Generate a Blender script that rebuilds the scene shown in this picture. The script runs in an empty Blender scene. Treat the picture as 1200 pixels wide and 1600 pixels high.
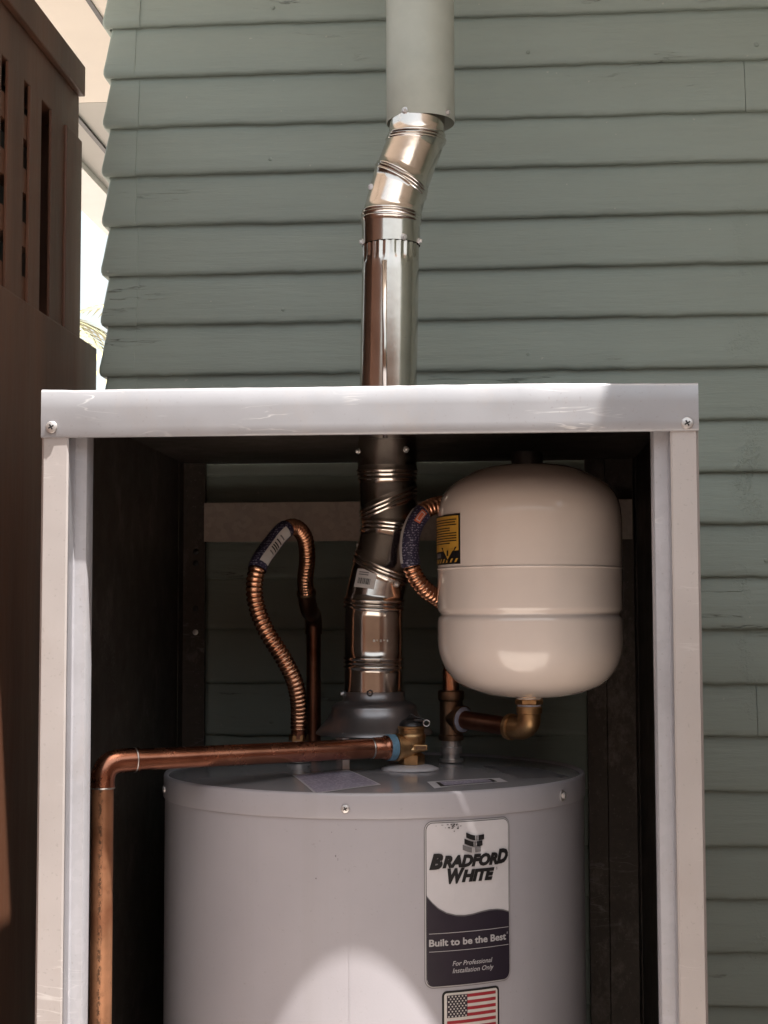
import bpy, bmesh, math, random
from mathutils import Vector, Matrix

random.seed(7)
scene = bpy.context.scene
COL = scene.collection
CZ = 1.60                      # lens height above the ground; shapes below use heights relative to it

# ------------------------------------------------------------------ camera, sky, sun, exposure
YAW, PITCH, ROLL = 0.0747557, 0.0688305, -0.0027917
fw = Vector((-math.sin(YAW)*math.cos(PITCH), math.cos(YAW)*math.cos(PITCH), math.sin(PITCH)))
rt = Vector((math.cos(YAW), math.sin(YAW), 0))
up = rt.cross(fw)
rt2 = rt*math.cos(ROLL) + up*math.sin(ROLL)
up2 = up*math.cos(ROLL) - rt*math.sin(ROLL)
cd = bpy.data.cameras.new('camera')
cam = bpy.data.objects.new('camera', cd); COL.objects.link(cam)
cd.sensor_fit = 'VERTICAL'; cd.sensor_height = 24.0; cd.lens = 36.0
cd.clip_start = 0.05; cd.clip_end = 600
M = Matrix((rt2, up2, -fw)).transposed().to_4x4(); M.translation = (0, 0, CZ)
cam.matrix_world = M
scene.camera = cam

SUN = Vector((0.25, -0.190, 1.0)).normalized()
world = bpy.data.worlds.new('World'); scene.world = world; world.use_nodes = True
wn = world.node_tree.nodes; wl = world.node_tree.links
bg = wn['Background']; sky = wn.new('ShaderNodeTexSky'); sky.sky_type = 'NISHITA'
sky.sun_disc = False
sky.sun_elevation = math.asin(SUN.z); sky.sun_rotation = math.atan2(SUN.x, SUN.y)
sky.air_density = 1.3; sky.dust_density = 8.0; sky.ozone_density = 1.0
hz = wn.new('ShaderNodeMix'); hz.data_type = 'RGBA'; hz.inputs[0].default_value = .65      # thin bright high cloud over the blue
hz.inputs[7].default_value = (4.3, 4.6, 4.5, 1)
wl.new(sky.outputs[0], hz.inputs[6]); wl.new(hz.outputs[2], bg.inputs[0]); bg.inputs[1].default_value = 0.10
sd = bpy.data.lights.new('sun', 'SUN'); sd.energy = 5.0; sd.angle = math.radians(0.53); sd.color = (1.0, 0.96, 0.90)
so = bpy.data.objects.new('sun', sd); COL.objects.link(so)
so.rotation_euler = SUN.to_track_quat('Z', 'Y').to_euler()
so.location = (0, 0, 6)
vs = scene.view_settings
vs.view_transform = 'Standard'; vs.look = 'None'; vs.gamma = 1.0; vs.use_curve_mapping = False
vs.exposure = 1.55

# ------------------------------------------------------------------ material helpers
class NT:
    def __init__(s, name):
        s.m = bpy.data.materials.new(name); s.m.use_nodes = True
        s.t = s.m.node_tree; s.b = s.t.nodes['Principled BSDF']
        s.co = s.t.nodes.new('ShaderNodeTexCoord').outputs['Object']
    def n(s, typ, **kw):
        o = s.t.nodes.new(typ)
        for k, v in kw.items(): setattr(o, k, v)
        return o
    def l(s, a, b): s.t.links.new(a, b)
    def mapping(s, scale, rot=(0, 0, 0)):
        m = s.n('ShaderNodeMapping'); m.inputs['Scale'].default_value = scale
        m.inputs['Rotation'].default_value = rot
        s.l(s.co, m.inputs[0]); return m.outputs[0]
    def noise(s, scale=5, detail=4, rough=.55, vec=None, dist=0):
        o = s.n('ShaderNodeTexNoise'); o.inputs['Scale'].default_value = scale
        o.inputs['Detail'].default_value = detail; o.inputs['Roughness'].default_value = rough
        o.inputs['Distortion'].default_value = dist
        s.l(vec if vec is not None else s.co, o.inputs['Vector']); return o.outputs[0]
    def ramp(s, fac, stops):
        o = s.n('ShaderNodeValToRGB'); e = o.color_ramp.elements
        while len(e) < len(stops): e.new(.5)
        for k, (p, cc) in enumerate(stops):
            e[k].position = p; e[k].color = (cc, cc, cc, 1) if isinstance(cc, (int, float)) else (*cc, 1)
        s.l(fac, o.inputs[0]); return o.outputs[0]
    def mix(s, fac, a, b, mode='MIX'):
        o = s.n('ShaderNodeMix', data_type='RGBA', blend_type=mode)
        for sock, v in ((o.inputs[0], fac), (o.inputs[6], a), (o.inputs[7], b)):
            if hasattr(v, 'is_output'): s.l(v, sock)
            elif isinstance(v, tuple): sock.default_value = (*v, 1)
            else: sock.default_value = v
        return o.outputs[2]
    def math(s, op, a, b=0.0, c=None):
        o = s.n('ShaderNodeMath', operation=op)
        for k, v in enumerate((a, b) if c is None else (a, b, c)):
            if hasattr(v, 'is_output'): s.l(v, o.inputs[k])
            else: o.inputs[k].default_value = v
        return o.outputs[0]
    def set(s, name, v):
        if hasattr(v, 'is_output'): s.l(v, s.b.inputs[name])
        else: s.b.inputs[name].default_value = (*v, 1) if isinstance(v, tuple) else v
    def bump(s, h, strength=.3, dist=.01, prev=None):
        o = s.n('ShaderNodeBump'); o.inputs['Strength'].default_value = strength
        o.inputs['Distance'].default_value = dist
        s.l(h, o.inputs['Height'])
        if prev is not None: s.l(prev, o.inputs['Normal'])
        s.l(o.outputs[0], s.b.inputs['Normal']); return o.outputs[0]

def mat(name, col, rough=.5, metal=0.0, var=.15, scale=20, bstr=0.0, bscale=200, bdist=.001, coat=0.0, stretch=(1, 1, 1), rvar=.1, spec=.5):
    s = NT(name)
    v = s.mapping(stretch)
    f = s.noise(scale, 5, .6, v)
    dark = tuple(max(0, c*(1-var)) for c in col); lite = tuple(min(1, c*(1+var)) for c in col)
    s.set('Base Color', s.mix(s.ramp(f, [(.3, 0.0), (.7, 1.0)]), dark, lite))
    s.set('Roughness', s.math('ADD', s.math('MULTIPLY', s.math('SUBTRACT', s.noise(scale*1.7, 4, .6, v), .5), rvar*2), rough))
    s.set('Metallic', metal); s.set('Coat Weight', coat); s.set('Coat Roughness', .08)
    s.set('Specular IOR Level', spec)
    if bstr: s.bump(s.noise(bscale, 4, .6, v), bstr, bdist)
    return s.m

def siding_material():
    s = NT('sage_paint')
    big = s.noise(1.3, 3, .5); mid = s.noise(9, 5, .6, s.mapping((.35, 1, 2.2)))
    base = s.mix(s.ramp(big, [(.35, 0.), (.65, 1.)]), (.284, .336, .297), (.316, .364, .324))
    base = s.mix(s.math('MULTIPLY', s.ramp(mid, [(.4, 0.), (.75, 1.)]), .25), base, (.238, .265, .235))
    fine = s.noise(160, 3, .7, s.mapping((.25, 1, 1)))
    base = s.mix(s.math('MULTIPLY', fine, .18), base, (.27, .275, .24))
    # long hairline cracks in the old paint that follow the grain
    g = s.noise(3.0, 5, .62, s.mapping((.75, 3, 9.5)), .25)
    line = s.ramp(s.math('ABSOLUTE', s.math('SUBTRACT', g, .5)), [(0, 1.), (.0022, .9), (.0055, 0.)])
    gate_ = s.ramp(s.noise(2.1, 3, .6, s.mapping((1, 1, 3.5))), [(.60, 0.), (.68, 1.)])
    cr = s.math('MULTIPLY', line, gate_)
    g2 = s.noise(11, 4, .7, s.mapping((.5, 3, 6)), .4)
    line2 = s.ramp(s.math('ABSOLUTE', s.math('SUBTRACT', g2, .5)), [(0, 1.), (.005, .8), (.012, 0.)])
    gate2 = s.ramp(s.noise(3.4, 4, .6), [(.67, 0.), (.76, 1.)])
    cr = s.math('MAXIMUM', cr, s.math('MULTIPLY', s.math('MULTIPLY', line2, gate2), .8))
    base = s.mix(s.math('MULTIPLY', cr, .72), base, (.055, .050, .040))
    # chips and spots of pale primer
    sp = s.ramp(s.noise(95, 2, .5), [(.765, 0.), (.785, 1.)])
    base = s.mix(s.math('MULTIPLY', sp, .8), base, (.45, .44, .40))
    s.set('Base Color', base)
    s.set('Roughness', s.math('ADD', s.math('MULTIPLY', mid, .2), .42))
    h = s.math('SUBTRACT', s.math('ADD', s.math('MULTIPLY', s.noise(42, 5, .62, s.mapping((.16, 1, 1.6))), .8), s.math('MULTIPLY', fine, .12)), s.math('MULTIPLY', cr, .9))
    # raised nail heads and filled joints in a loose column near the right
    sep = s.n('ShaderNodeSeparateXYZ'); s.l(s.co, sep.inputs[0])
    wob = s.math('MULTIPLY', s.math('SUBTRACT', s.noise(9, 2, .5), .5), .06)
    col_ = s.ramp(s.math('ABSOLUTE', s.math('ADD', s.math('ADD', sep.outputs[0], .603), wob)), [(0, 1.), (.010, 1.), (.030, 0.)])
    h = s.math('ADD', h, s.math('MULTIPLY', s.math('MULTIPLY', col_, s.ramp(s.noise(55, 4, .7), [(.45, 0.), (.62, 1.)])), s.math('MULTIPLY', s.ramp(s.noise(6, 2, .5), [(.50, 0.), (.62, 1.)]), .7)))
    s.bump(h, .62, .0035)
    return s.m

def sheet_metal(name, col, rough, metal, scr=.35, spangle=0.0):
    s = NT(name)
    big = s.noise(3.2, 4, .55, None, .3)
    c = s.mix(s.ramp(big, [(.35, 0.), (.68, 1.)]), tuple(x*.86 for x in col), col)
    # scattered fine scratches
    sc = s.noise(38, 3, .5, s.mapping((.16, 1, 1.3), (0, .35, 0)), .6)
    sl = s.ramp(s.math('ABSOLUTE', s.math('SUBTRACT', sc, .5)), [(0, 1.), (.006, .7), (.014, 0.)])
    sg = s.ramp(s.noise(8, 4, .6), [(.55, 0.), (.66, 1.)])
    scm = s.math('MULTIPLY', s.math('MULTIPLY', sl, sg), scr)
    c = s.mix(scm, c, (.86, .84, .82))
    sm = s.ramp(s.noise(14, 6, .75, s.mapping((1, 1, .6))), [(.54, 0.), (.75, 1.)])
    c = s.mix(s.math('MULTIPLY', sm, .38), c, (.42, .36, .33))
    spk = s.ramp(s.noise(260, 2, .5), [(.66, 0.), (.72, 1.)])
    c = s.mix(s.math('MULTIPLY', spk, .28), c, (.25, .22, .21))
    if spangle:
        vo = s.n('ShaderNodeTexVoronoi'); vo.inputs['Scale'].default_value = 130
        s.l(s.co, vo.inputs['Vector'])
        sp = s.ramp(vo.outputs['Color'], [(.2, .55), (.8, 1.)])
        c = s.mix(spangle, c, sp, 'MULTIPLY')
    s.set('Base Color', c); s.set('Metallic', metal)
    s.set('Roughness', s.math('ADD', s.math('MULTIPLY', s.math('SUBTRACT', s.noise(25, 4, .6), .5), .3), rough))
    h = s.math('ADD', s.math('MULTIPLY', s.noise(7, 3, .5), 1.0), s.math('MULTIPLY', s.noise(300, 2, .5), .02))
    s.bump(h, .25, .006)
    return s.m

def vent_metal():
    s = NT('galvanized_vent')
    st = s.noise(60, 3, .5, s.mapping((1, 1, .02)))
    bl = s.noise(16, 4, .6)
    c = s.mix(s.ramp(bl, [(.35, 0.), (.7, 1.)]), (.62, .56, .51), (.78, .72, .67))
    c = s.mix(s.math('MULTIPLY', s.ramp(s.noise(120, 3, .6), [(.66, 0.), (.74, 1.)]), .4), c, (.25, .22, .2))
    s.set('Base Color', c); s.set('Metallic', 1.0)
    s.set('Roughness', s.math('ADD', s.math('MULTIPLY', bl, .14), .10))
    s.bump(s.math('ADD', st, s.math('MULTIPLY', s.noise(22, 3, .5), .7)), .10, .004)
    return s.m

def copper(name, col, rough=.27, stripe=None, metal=1.0):
    s = NT(name)
    a = s.noise(26, 5, .65); b = s.noise(7, 4, .6, None, .5)
    c = s.mix(s.ramp(a, [(.32, 0.), (.7, 1.)]), tuple(x*.72 for x in col), col)
    c = s.mix(s.math('MULTIPLY', s.ramp(b, [(.44, 0.), (.62, 1.)]), .75), c, (col[0]*.42, col[1]*.32, col[2]*.30))
    c = s.mix(s.math('MULTIPLY', s.ramp(s.noise(48, 5, .7), [(.60, 0.), (.70, 1.)]), .5), c, (col[0]*.35, col[1]*.30, col[2]*.30))
    if stripe is not None:
        # smudged print running down one side of the tube
        sep = s.n('ShaderNodeSeparateXYZ'); s.l(s.co, sep.inputs[0])
        band = s.ramp(s.math('ABSOLUTE', s.math('SUBTRACT', sep.outputs[0], stripe)), [(0, 1.), (.0022, 1.), (.0034, 0.)])
        pr = s.ramp(s.noise(330, 3, .7, s.mapping((1, 1, .45))), [(.49, 0.), (.54, 1.)])
        c = s.mix(s.math('MULTIPLY', s.math('MULTIPLY', band, pr), .8), c, (.03, .025, .02))
    s.set('Base Color', c); s.set('Metallic', metal)
    s.set('Roughness', s.math('ADD', s.math('MULTIPLY', a, .2), rough-.1))
    s.bump(s.noise(60, 3, .6), .06, .002)
    return s.m

def enamel():
    s = NT('heater_enamel')
    st = s.noise(30, 5, .65, s.mapping((1, 1, .035))); bl = s.noise(5, 4, .6)
    c = s.mix(s.ramp(bl, [(.35, 0.), (.7, 1.)]), (.392, .370, .400), (.428, .404, .432))
    c = s.mix(s.math('MULTIPLY', s.ramp(st, [(.55, 0.), (.8, 1.)]), .22), c, (.33, .30, .30))
    dust = s.ramp(s.noise(240, 3, .6), [(.66, 0.), (.72, 1.)])
    c = s.mix(s.math('MULTIPLY', dust, .3), c, (.24, .22, .21))
    sc = s.ramp(s.noise(17, 5, .7, None, .6), [(.66, 0.), (.78, 1.)])
    c = s.mix(s.math('MULTIPLY', sc, .25), c, (.50, .46, .44))
    s.set('Base Color', c); s.set('Roughness', s.math('ADD', s.math('MULTIPLY', s.noise(12, 5, .65), .22), .22))
    s.bump(s.math('ADD', s.noise(420, 2, .5), s.math('MULTIPLY', s.noise(9, 3, .5), 3.0)), .10, .0006)
    return s.m

def print_material(name, paper, ink, rows=220, dens=.5, axis='Z', glyph=420):
    s = NT(name)
    sep = s.n('ShaderNodeSeparateXYZ'); s.l(s.co, sep.inputs[0])
    ax = sep.outputs['XYZ'.index(axis)]
    saw = s.math('FRACT', s.math('MULTIPLY', ax, rows))
    row = s.ramp(saw, [(.0, 0.), (.2, 1.), (.62, 1.), (.75, 0.)])
    g = s.ramp(s.noise(glyph, 2, .5), [(dens-.03, 0.), (dens+.03, 1.)])
    s.set('Base Color', s.mix(s.math('MULTIPLY', s.math('MULTIPLY', row, g), .85), paper, ink))
    s.set('Roughness', .4)
    return s.m

MT = dict(
    siding=siding_material(),
    header=sheet_metal('brushed_aluminium', (.40, .395, .42), .42, .40, .6),
    post=sheet_metal('dull_aluminium', (.51, .465, .455), .48, .30, .4),
    edge=sheet_metal('bare_fold', (.50, .49, .51), .36, .85, .2),
    flange=sheet_metal('galvanized_edge', (.50, .49, .525), .42, .30, .3, .12),
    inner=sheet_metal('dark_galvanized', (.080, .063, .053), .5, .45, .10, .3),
    rail=sheet_metal('galvanized_rail', (.46, .38, .33), .45, .5, .2, .3),
    vent=vent_metal(),
    sleeve=mat('painted_pipe', (.43, .44, .385), .42, 0, .08, 14, .15, 60, .002),
    tank=enamel(),
    lid=mat('heater_lid_enamel', (.30, .285, .30), .16, 0, .05, 9, .05, 60, .001, rvar=.05),
    hood=mat('dark_hood_steel', (.30, .28, .285), .34, .85, .15, 18),
    cream=mat('cream_enamel', (.77, .66, .60), .24, 0, .05, 5, .10, 30, .0012, coat=1.0, rvar=.04),
    seam=mat('seam_enamel', (.50, .42, .35), .35, 0, .1, 30),
    copper=copper('aged_copper', (.62, .275, .175), .26),
    copper_bright=copper('bright_copper', (.86, .44, .27), .24),
    copper_print=copper('printed_copper', (.52, .25, .135), .42, -.0008, .65),
    copper_dark=copper('tarnished_copper', (.42, .2, .13), .36),
    brass=mat('rough_brass', (.55, .34, .17), .38, 1, .25, 60, .2, 300, .0006),
    bronze=mat('dull_bronze', (.30, .19, .12), .42, 1, .25, 50, .15, 250, .0006),
    zinc=mat('zinc_plating', (.66, .63, .62), .38, .8, .12, 60),
    solder=mat('solder', (.58, .55, .53), .35, 1, .2, 90),
    blue=mat('blue_thread_tape', (.17, .32, .45), .55, 0, .2, 200, .4, 500, .0004),
    white_tape=mat('pale_thread_tape', (.45, .45, .55), .5, 0, .15, 200),
    dark=mat('dark_steel', (.06, .055, .055), .4, .7, .2, 60),
    black=mat('black_print', (.012, .011, .012), .45, 0, .1, 60),
    plum=mat('dark_label_ink', (.022, .016, .026), .42, 0, .1, 30),
    white=mat('label_white', (.58, .55, .57), .42, 0, .04, 30),
    silver=mat('label_silver', (.50, .48, .49), .35, .2, .06, 40),
    midgrey=mat('label_grey_ink', (.16, .15, .155), .45, 0, .1, 60),
    red=mat('flag_red', (.32, .025, .035), .42, 0, .1, 60),
    cream_white=mat('flag_white', (.62, .58, .54), .42, 0, .05, 60),
    navy=print_material('navy_sleeve_print', (.022, .018, .05), (.30, .28, .36), 300, .56),
    slip=mat('white_slip', (.60, .56, .55), .4, 0, .06, 60),
    orange=mat('orange_badge', (.60, .14, .06), .4, 0, .1, 60),
    yellow=mat('warning_yellow', (.62, .33, .05), .4, 0, .06, 40),
    sticker=print_material('lavender_sticker', (.46, .42, .50), (.14, .11, .2), 150, .47, 'Y', 260),
    sticker2=print_material('grey_sticker', (.17, .16, .17), (.10, .095, .10), 110, .5, 'Y', 260),
    brown=mat('brown_stained_wood', (.098, .039, .020), .48, 0, .3, 9, .3, 40, .003, stretch=(1, 1, .15)),
    brown_dark=mat('dark_brown_wood', (.022, .012, .008), .6, 0, .3, 9),
    soffit=mat('beige_soffit', (.70, .615, .545), .6, 0, .05, 3, .1, 30, .002),
    soffit2=mat('grey_soffit', (.40, .37, .34), .6, 0, .05, 3),
    fascia=mat('white_trim', (.74, .70, .68), .5, 0, .05, 5),
    roof=mat('roof_shingle', (.09, .08, .075), .9, 0, .3, 30, .5, 80, .005),
    ground=mat('concrete', (.46, .41, .37), .85, 0, .18, 2.2, .4, 60, .004),
    sheath=mat('dark_sheathing', (.05, .045, .04), .8, 0, .2, 6),
    fence=mat('weathered_fence', (.14, .08, .052), .7, 0, .3, 8, .3, 40, .003, stretch=(1, 1, .15)),
    frond=mat('palm_leaf', (.27, .26, .15), .5, 0, .4, 3),
    trunk=mat('palm_bark', (.13, .10, .075), .9, 0, .3, 12, .6, 40, .01),
    bone=mat('chalk_line', (.55, .53, .5), .6, 0, .1, 60),
)

# ------------------------------------------------------------------ object helpers
def thing(name, label, cat, loc=(0, 0, -1.6), group=None):
    o = bpy.data.objects.new(name, None); COL.objects.link(o)
    o.empty_display_size = .1
    o.location = (loc[0], loc[1], loc[2]+CZ); o['label'] = label; o['category'] = cat; o['origin'] = (loc[0], loc[1], loc[2]+CZ)
    if group: o['group'] = group
    return o

def base_of(o):
    while o.parent: o = o.parent
    return Vector(o['origin'])

def part(name, geo, m, parent, smooth=False, label=None, auto=None):
    v, f = geo
    L = base_of(parent) if parent else Vector((0, 0, 0))
    me = bpy.data.meshes.new(name)
    me.from_pydata([(p[0]-L.x, p[1]-L.y, p[2]+CZ-L.z) for p in v], [], f)
    me.update()
    bm = bmesh.new(); bm.from_mesh(me)
    bmesh.ops.recalc_face_normals(bm, faces=bm.faces); bm.to_mesh(me); bm.free()
    me.materials.append(MT[m] if isinstance(m, str) else m)
    if smooth:
        me.shade_smooth()
        if auto: me.set_sharp_from_angle(angle=math.radians(auto))
    o = bpy.data.objects.new(name, me); COL.objects.link(o)
    if parent: o.parent = parent
    if label: o['label'] = label
    return o

def structure(name, geo, m):
    o = part(name, geo, m, None); o['kind'] = 'structure'; return o

def join(*gs):
    V, F = [], []
    for v, f in gs:
        n = len(V); V += [tuple(p) for p in v]; F += [tuple(i+n for i in q) for q in f]
    return V, F

def box(x0, x1, y0, y1, z0, z1, b=0.0):
    if b <= 0:
        v = [(x, y, z) for z in (z0, z1) for y in (y0, y1) for x in (x0, x1)]
        return v, [(0, 2, 3, 1), (4, 5, 7, 6), (0, 1, 5, 4), (2, 6, 7, 3), (0, 4, 6, 2), (1, 3, 7, 5)]
    bm = bmesh.new(); bmesh.ops.create_cube(bm, size=1)
    for q in bm.verts:
        q.co = Vector(((x0+x1)/2+q.co.x*(x1-x0), (y0+y1)/2+q.co.y*(y1-y0), (z0+z1)/2+q.co.z*(z1-z0)))
    bmesh.ops.bevel(bm, geom=list(bm.edges), offset=b, segments=2, affect='EDGES', profile=.6)
    return from_bm(bm)

def from_bm(bm):
    bm.verts.index_update()
    r = [tuple(q.co) for q in bm.verts], [tuple(q.index for q in f.verts) for f in bm.faces]
    bm.free(); return r

def grid(P, closed=False):
    """P: list of rows of points -> quad sheet"""
    n, m = len(P), len(P[0]); V = [tuple(p) for r in P for p in r]; F = []
    for i in range(n-1):
        for j in range(m if closed else m-1):
            k = (j+1) % m
            F.append((i*m+j, i*m+k, (i+1)*m+k, (i+1)*m+j))
    return V, F

def lathe(prof, cx=0, cy=0, seg=48, cap=True):
    """prof: (r, z) from one end to the other, around a vertical axis"""
    P = []
    for r, z in prof:
        P.append([(cx+max(r, 1e-5)*math.cos(2*math.pi*k/seg), cy+max(r, 1e-5)*math.sin(2*math.pi*k/seg), z) for k in range(seg)])
    V, F = grid(P, True)
    if cap:
        F.append(tuple(range(seg))[::-1]); F.append(tuple(range((len(prof)-1)*seg, len(prof)*seg)))
    return V, F

def orient(geo, origin, axis, roll=0.0):
    """geometry built along +Z from 0 -> placed at origin along axis"""
    q = Vector((0, 0, 1)).rotation_difference(Vector(axis).normalized()).to_matrix()
    R = q @ Matrix.Rotation(roll, 3, 'Z')
    O = Vector(origin)
    return [tuple(O + R @ Vector(p)) for p in geo[0]], geo[1]

def rings(L, seg=40, cap=True):
    """L: (centre, direction, plane normal, radius); every ring is the cut of that plane with the tube"""
    P = []; u = None
    for c, d, n, r in L:
        c = Vector(c); d = Vector(d).normalized(); n = Vector(n).normalized()
        if u is None: u = d.orthogonal().normalized() if abs(d.z) < .9 else Vector((1, 0, 0))
        u = (u - d*u.dot(d)).normalized(); w = d.cross(u)
        row = []
        for k in range(seg):
            a = 2*math.pi*k/seg
            e = u*math.cos(a)*r + w*math.sin(a)*r
            row.append(tuple(c + e - d*(e.dot(n)/d.dot(n))))
        P.append(row)
    V, F = grid(P, True)
    if cap: F.append(tuple(range(seg))[::-1]); F.append(tuple(range(len(V)-seg, len(V))))
    return V, F

def catmull(pts, n=12):
    pts = [Vector(p) for p in pts]; P = [2*pts[0]-pts[1]] + pts + [2*pts[-1]-pts[-2]]; out = []
    for i in range(1, len(P)-2):
        a, b, c_, d = P[i-1:i+3]
        for k in range(n):
            t = k/n
            out.append(.5*((2*b)+(c_-a)*t+(2*a-5*b+4*c_-d)*t*t+(3*b-a-3*c_+d)*t**3))
    out.append(pts[-1]); return out

def resample(path, step):
    out = [path[0]]; acc = 0.0
    for a, b in zip(path, path[1:]):
        L = (b-a).length
        if L == 0: continue
        t = step-acc
        while t <= L:
            out.append(a+(b-a)*(t/L)); t += step
        acc = (acc+L) % step
    return out

def frames(path):
    T = []
    for i in range(len(path)):
        a = path[max(0, i-1)]; b = path[min(len(path)-1, i+1)]; T.append((b-a).normalized())
    u = T[0].orthogonal().normalized(); U = []
    for t in T:
        u = (u - t*u.dot(t)).normalized(); U.append(u.copy())
    return T, U

def sweep(path, rad, seg=24, cap=True):
    T, U = frames(path); P = []
    for i, p in enumerate(path):
        r = rad(i) if callable(rad) else rad
        w = T[i].cross(U[i])
        P.append([tuple(p + (U[i]*math.cos(2*math.pi*k/seg)+w*math.sin(2*math.pi*k/seg))*r) for k in range(seg)])
    V, F = grid(P, True)
    if cap: F.append(tuple(range(seg))[::-1]); F.append(tuple(range(len(V)-seg, len(V))))
    return V, F

def strip_on(path, r, d0, half, n=8):
    """patch lying on a tube round path, centred on world direction d0, half-angle half"""
    T, U = frames(path); P = []
    for i, p in enumerate(path):
        d = Vector(d0); d = (d - T[i]*d.dot(T[i])).normalized(); w = T[i].cross(d)
        P.append([tuple(p + (d*math.cos(a)+w*math.sin(a))*r) for a in [half*(2*k/n-1) for k in range(n+1)]])
    return grid(P)

def prism_x(poly, x0, x1):
    """outline in (y, z), pulled along x"""
    n = len(poly)
    V = [(x0, y, z) for y, z in poly] + [(x1, y, z) for y, z in poly]
    F = [(i, (i+1) % n, n+(i+1) % n, n+i) for i in range(n)] + [tuple(range(n))[::-1], tuple(range(n, 2*n))]
    return V, F

def sheet_z(line, t, z0, z1):
    """bent sheet: plan polyline in (x, y) with thickness t, pulled upward"""
    pts = [Vector((a, b, 0)) for a, b in line]; L, Rr = [], []
    for i, p in enumerate(pts):
        d1 = (pts[i]-pts[i-1]).normalized() if i > 0 else (pts[1]-pts[0]).normalized()
        d2 = (pts[i+1]-pts[i]).normalized() if i < len(pts)-1 else d1
        n1 = Vector((-d1.y, d1.x, 0)); n2 = Vector((-d2.y, d2.x, 0)); m = (n1+n2).normalized()
        o = m*(t/2/max(.3, m.dot(n1))); L.append(p+o); Rr.append(p-o)
    poly = L + Rr[::-1]; n = len(poly)
    V = [(p.x, p.y, z0) for p in poly] + [(p.x, p.y, z1) for p in poly]
    F = [(i, (i+1) % n, n+(i+1) % n, n+i) for i in range(n)]
    k = len(pts)
    for i in range(k-1):
        F.append((i, i+1, 2*k-2-i, 2*k-1-i)); F.append((n+i, n+i+1, n+2*k-2-i, n+2*k-1-i))
    return V, F

def copy_part(o, parent, loc=None, rot=None):
    c_ = o.copy(); COL.objects.link(c_); c_.parent = parent
    if loc is not None: c_.location = loc
    if rot is not None: c_.rotation_euler = rot
    return c_

def screw_geo(r=.0045, h=.0022, kind='pan'):
    prof = [(r*1.0, 0), (r*1.0, h*.35), (r*.86, h*.75), (r*.5, h*.97), (0, h)]
    g = lathe(prof, seg=18)
    if kind == 'hex':
        g = join(lathe([(r*1.35, 0), (r*1.35, h*.3), (r*1.1, h*.4), (0, h*.4)], seg=18), lathe([(r*.8, h*.4), (r*.8, h*1.5), (r*.65, h*1.7), (0, h*1.7)], seg=6))
    return g

def screw(parent, at, axis, r=.0045, h=.0022, kind='pan', m='zinc', name='screw'):
    o = part(name, orient(screw_geo(r, h, kind), at, axis, random.random()), m, parent, True, auto=35)
    if kind == 'pan':      # cross recess
        a = Vector(axis).normalized()
        b = join(box(-r*.5, r*.5, -r*.12, r*.12, 0, h*.05), box(-r*.12, r*.12, -r*.5, r*.5, 0, h*.052))
        part('cross_recess', orient(b, Vector(at)+a*h*1.0, axis, .5), 'black', o)
    return o

def text_geo(body, x0, x1, z0, cap, shear=0.0, bold=0.0):
    """letters laid flat in (s, t): left edge x0, right edge x1, baseline z0, capital height cap"""
    cu = bpy.data.curves.new('lettering', 'FONT'); cu.body = body; cu.size = 1.0
    cu.shear = shear; cu.offset = bold; cu.resolution_u = 3
    ob = bpy.data.objects.new('lettering', cu); COL.objects.link(ob)
    dg = bpy.context.evaluated_depsgraph_get()
    me = bpy.data.meshes.new_from_object(ob.evaluated_get(dg))
    bpy.data.objects.remove(ob); bpy.data.curves.remove(cu)
    V = [q.co.copy() for q in me.vertices]; F = [tuple(p.vertices) for p in me.polygons]
    bpy.data.meshes.remove(me)
    xa = min(q.x for q in V); xb = max(q.x for q in V); k = (x1-x0)/(xb-xa); kz = cap/.70
    return [(x0+(q.x-xa)*k, z0+q.y*kz) for q in V], F

# ------------------------------------------------------------------ ground
structure('ground', box(-60, 60, -40, 160, -1.9, -1.6), 'ground')

# ------------------------------------------------------------------ house: clapboard wall, corner caps, eaves
WALL = 2.46
house = thing('house', 'house wall of sage green painted clapboards with beige overhanging eaves', 'house', (1.0, 2.6, -1.6))
Zl = [.9849, .8994, .8142, .7325, .6486, .5655, .4818, .3983, .313, .2294, .1471, .0638, -.019, -.1049, -.1872, -.2726, -.3581, -.4392, -.5205, -.6031]
lines = [1.0705+.084*k for k in range(5, -1, -1)] + Zl + [-.6031-.0835*k for k in range(1, 12)]

def board(x0, x1, k, seed, y_off=0.0):
    rnd = random.Random(seed); z = lines[k]; e = (lines[k-1] if k else z+.084)-z
    n = max(2, int((x1-x0)/.011)); rows = []
    ph = [rnd.uniform(0, 6.28) for _ in range(6)]; jz = jy = 0
    for i in range(n+1):
        x = x0+(x1-x0)*i/n
        jz = jz*.60+rnd.gauss(0, .00036); jy = jy*.6+rnd.gauss(0, .00016)
        wz = .0006*math.sin(x*2.1+ph[0])+.0002*math.sin(x*7+ph[1])+jz
        wy = .0007*math.sin(x*1.9+ph[2])+.0001*math.sin(x*6.7+ph[3])+jy+y_off
        if rnd.random() < .03: wz -= rnd.uniform(.0006, .0018)       # curl of paint at the butt
        y = WALL+wy
        rows.append([(x, WALL+.030, z+.002), (x, y+.0140, z+.0010+wz), (x, y+.0062, z+wz), (x, y+.0030, z+.0006+wz), (x, y+.0010, z+.0022+wz),
                     (x, y+.0001, z+.0052+wz*.7), (x, y, z+.0110), (x, y+.0050, z+.046), (x, WALL+.0115, z+e+.002), (x, WALL+.0135, z+e+.012), (x, WALL+.030, z+e+.012)])
    V, F = grid(rows); m = 11
    F.append(tuple(range(m))); F.append(tuple(range(n*m, n*m+m))[::-1])
    return V, F

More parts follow.
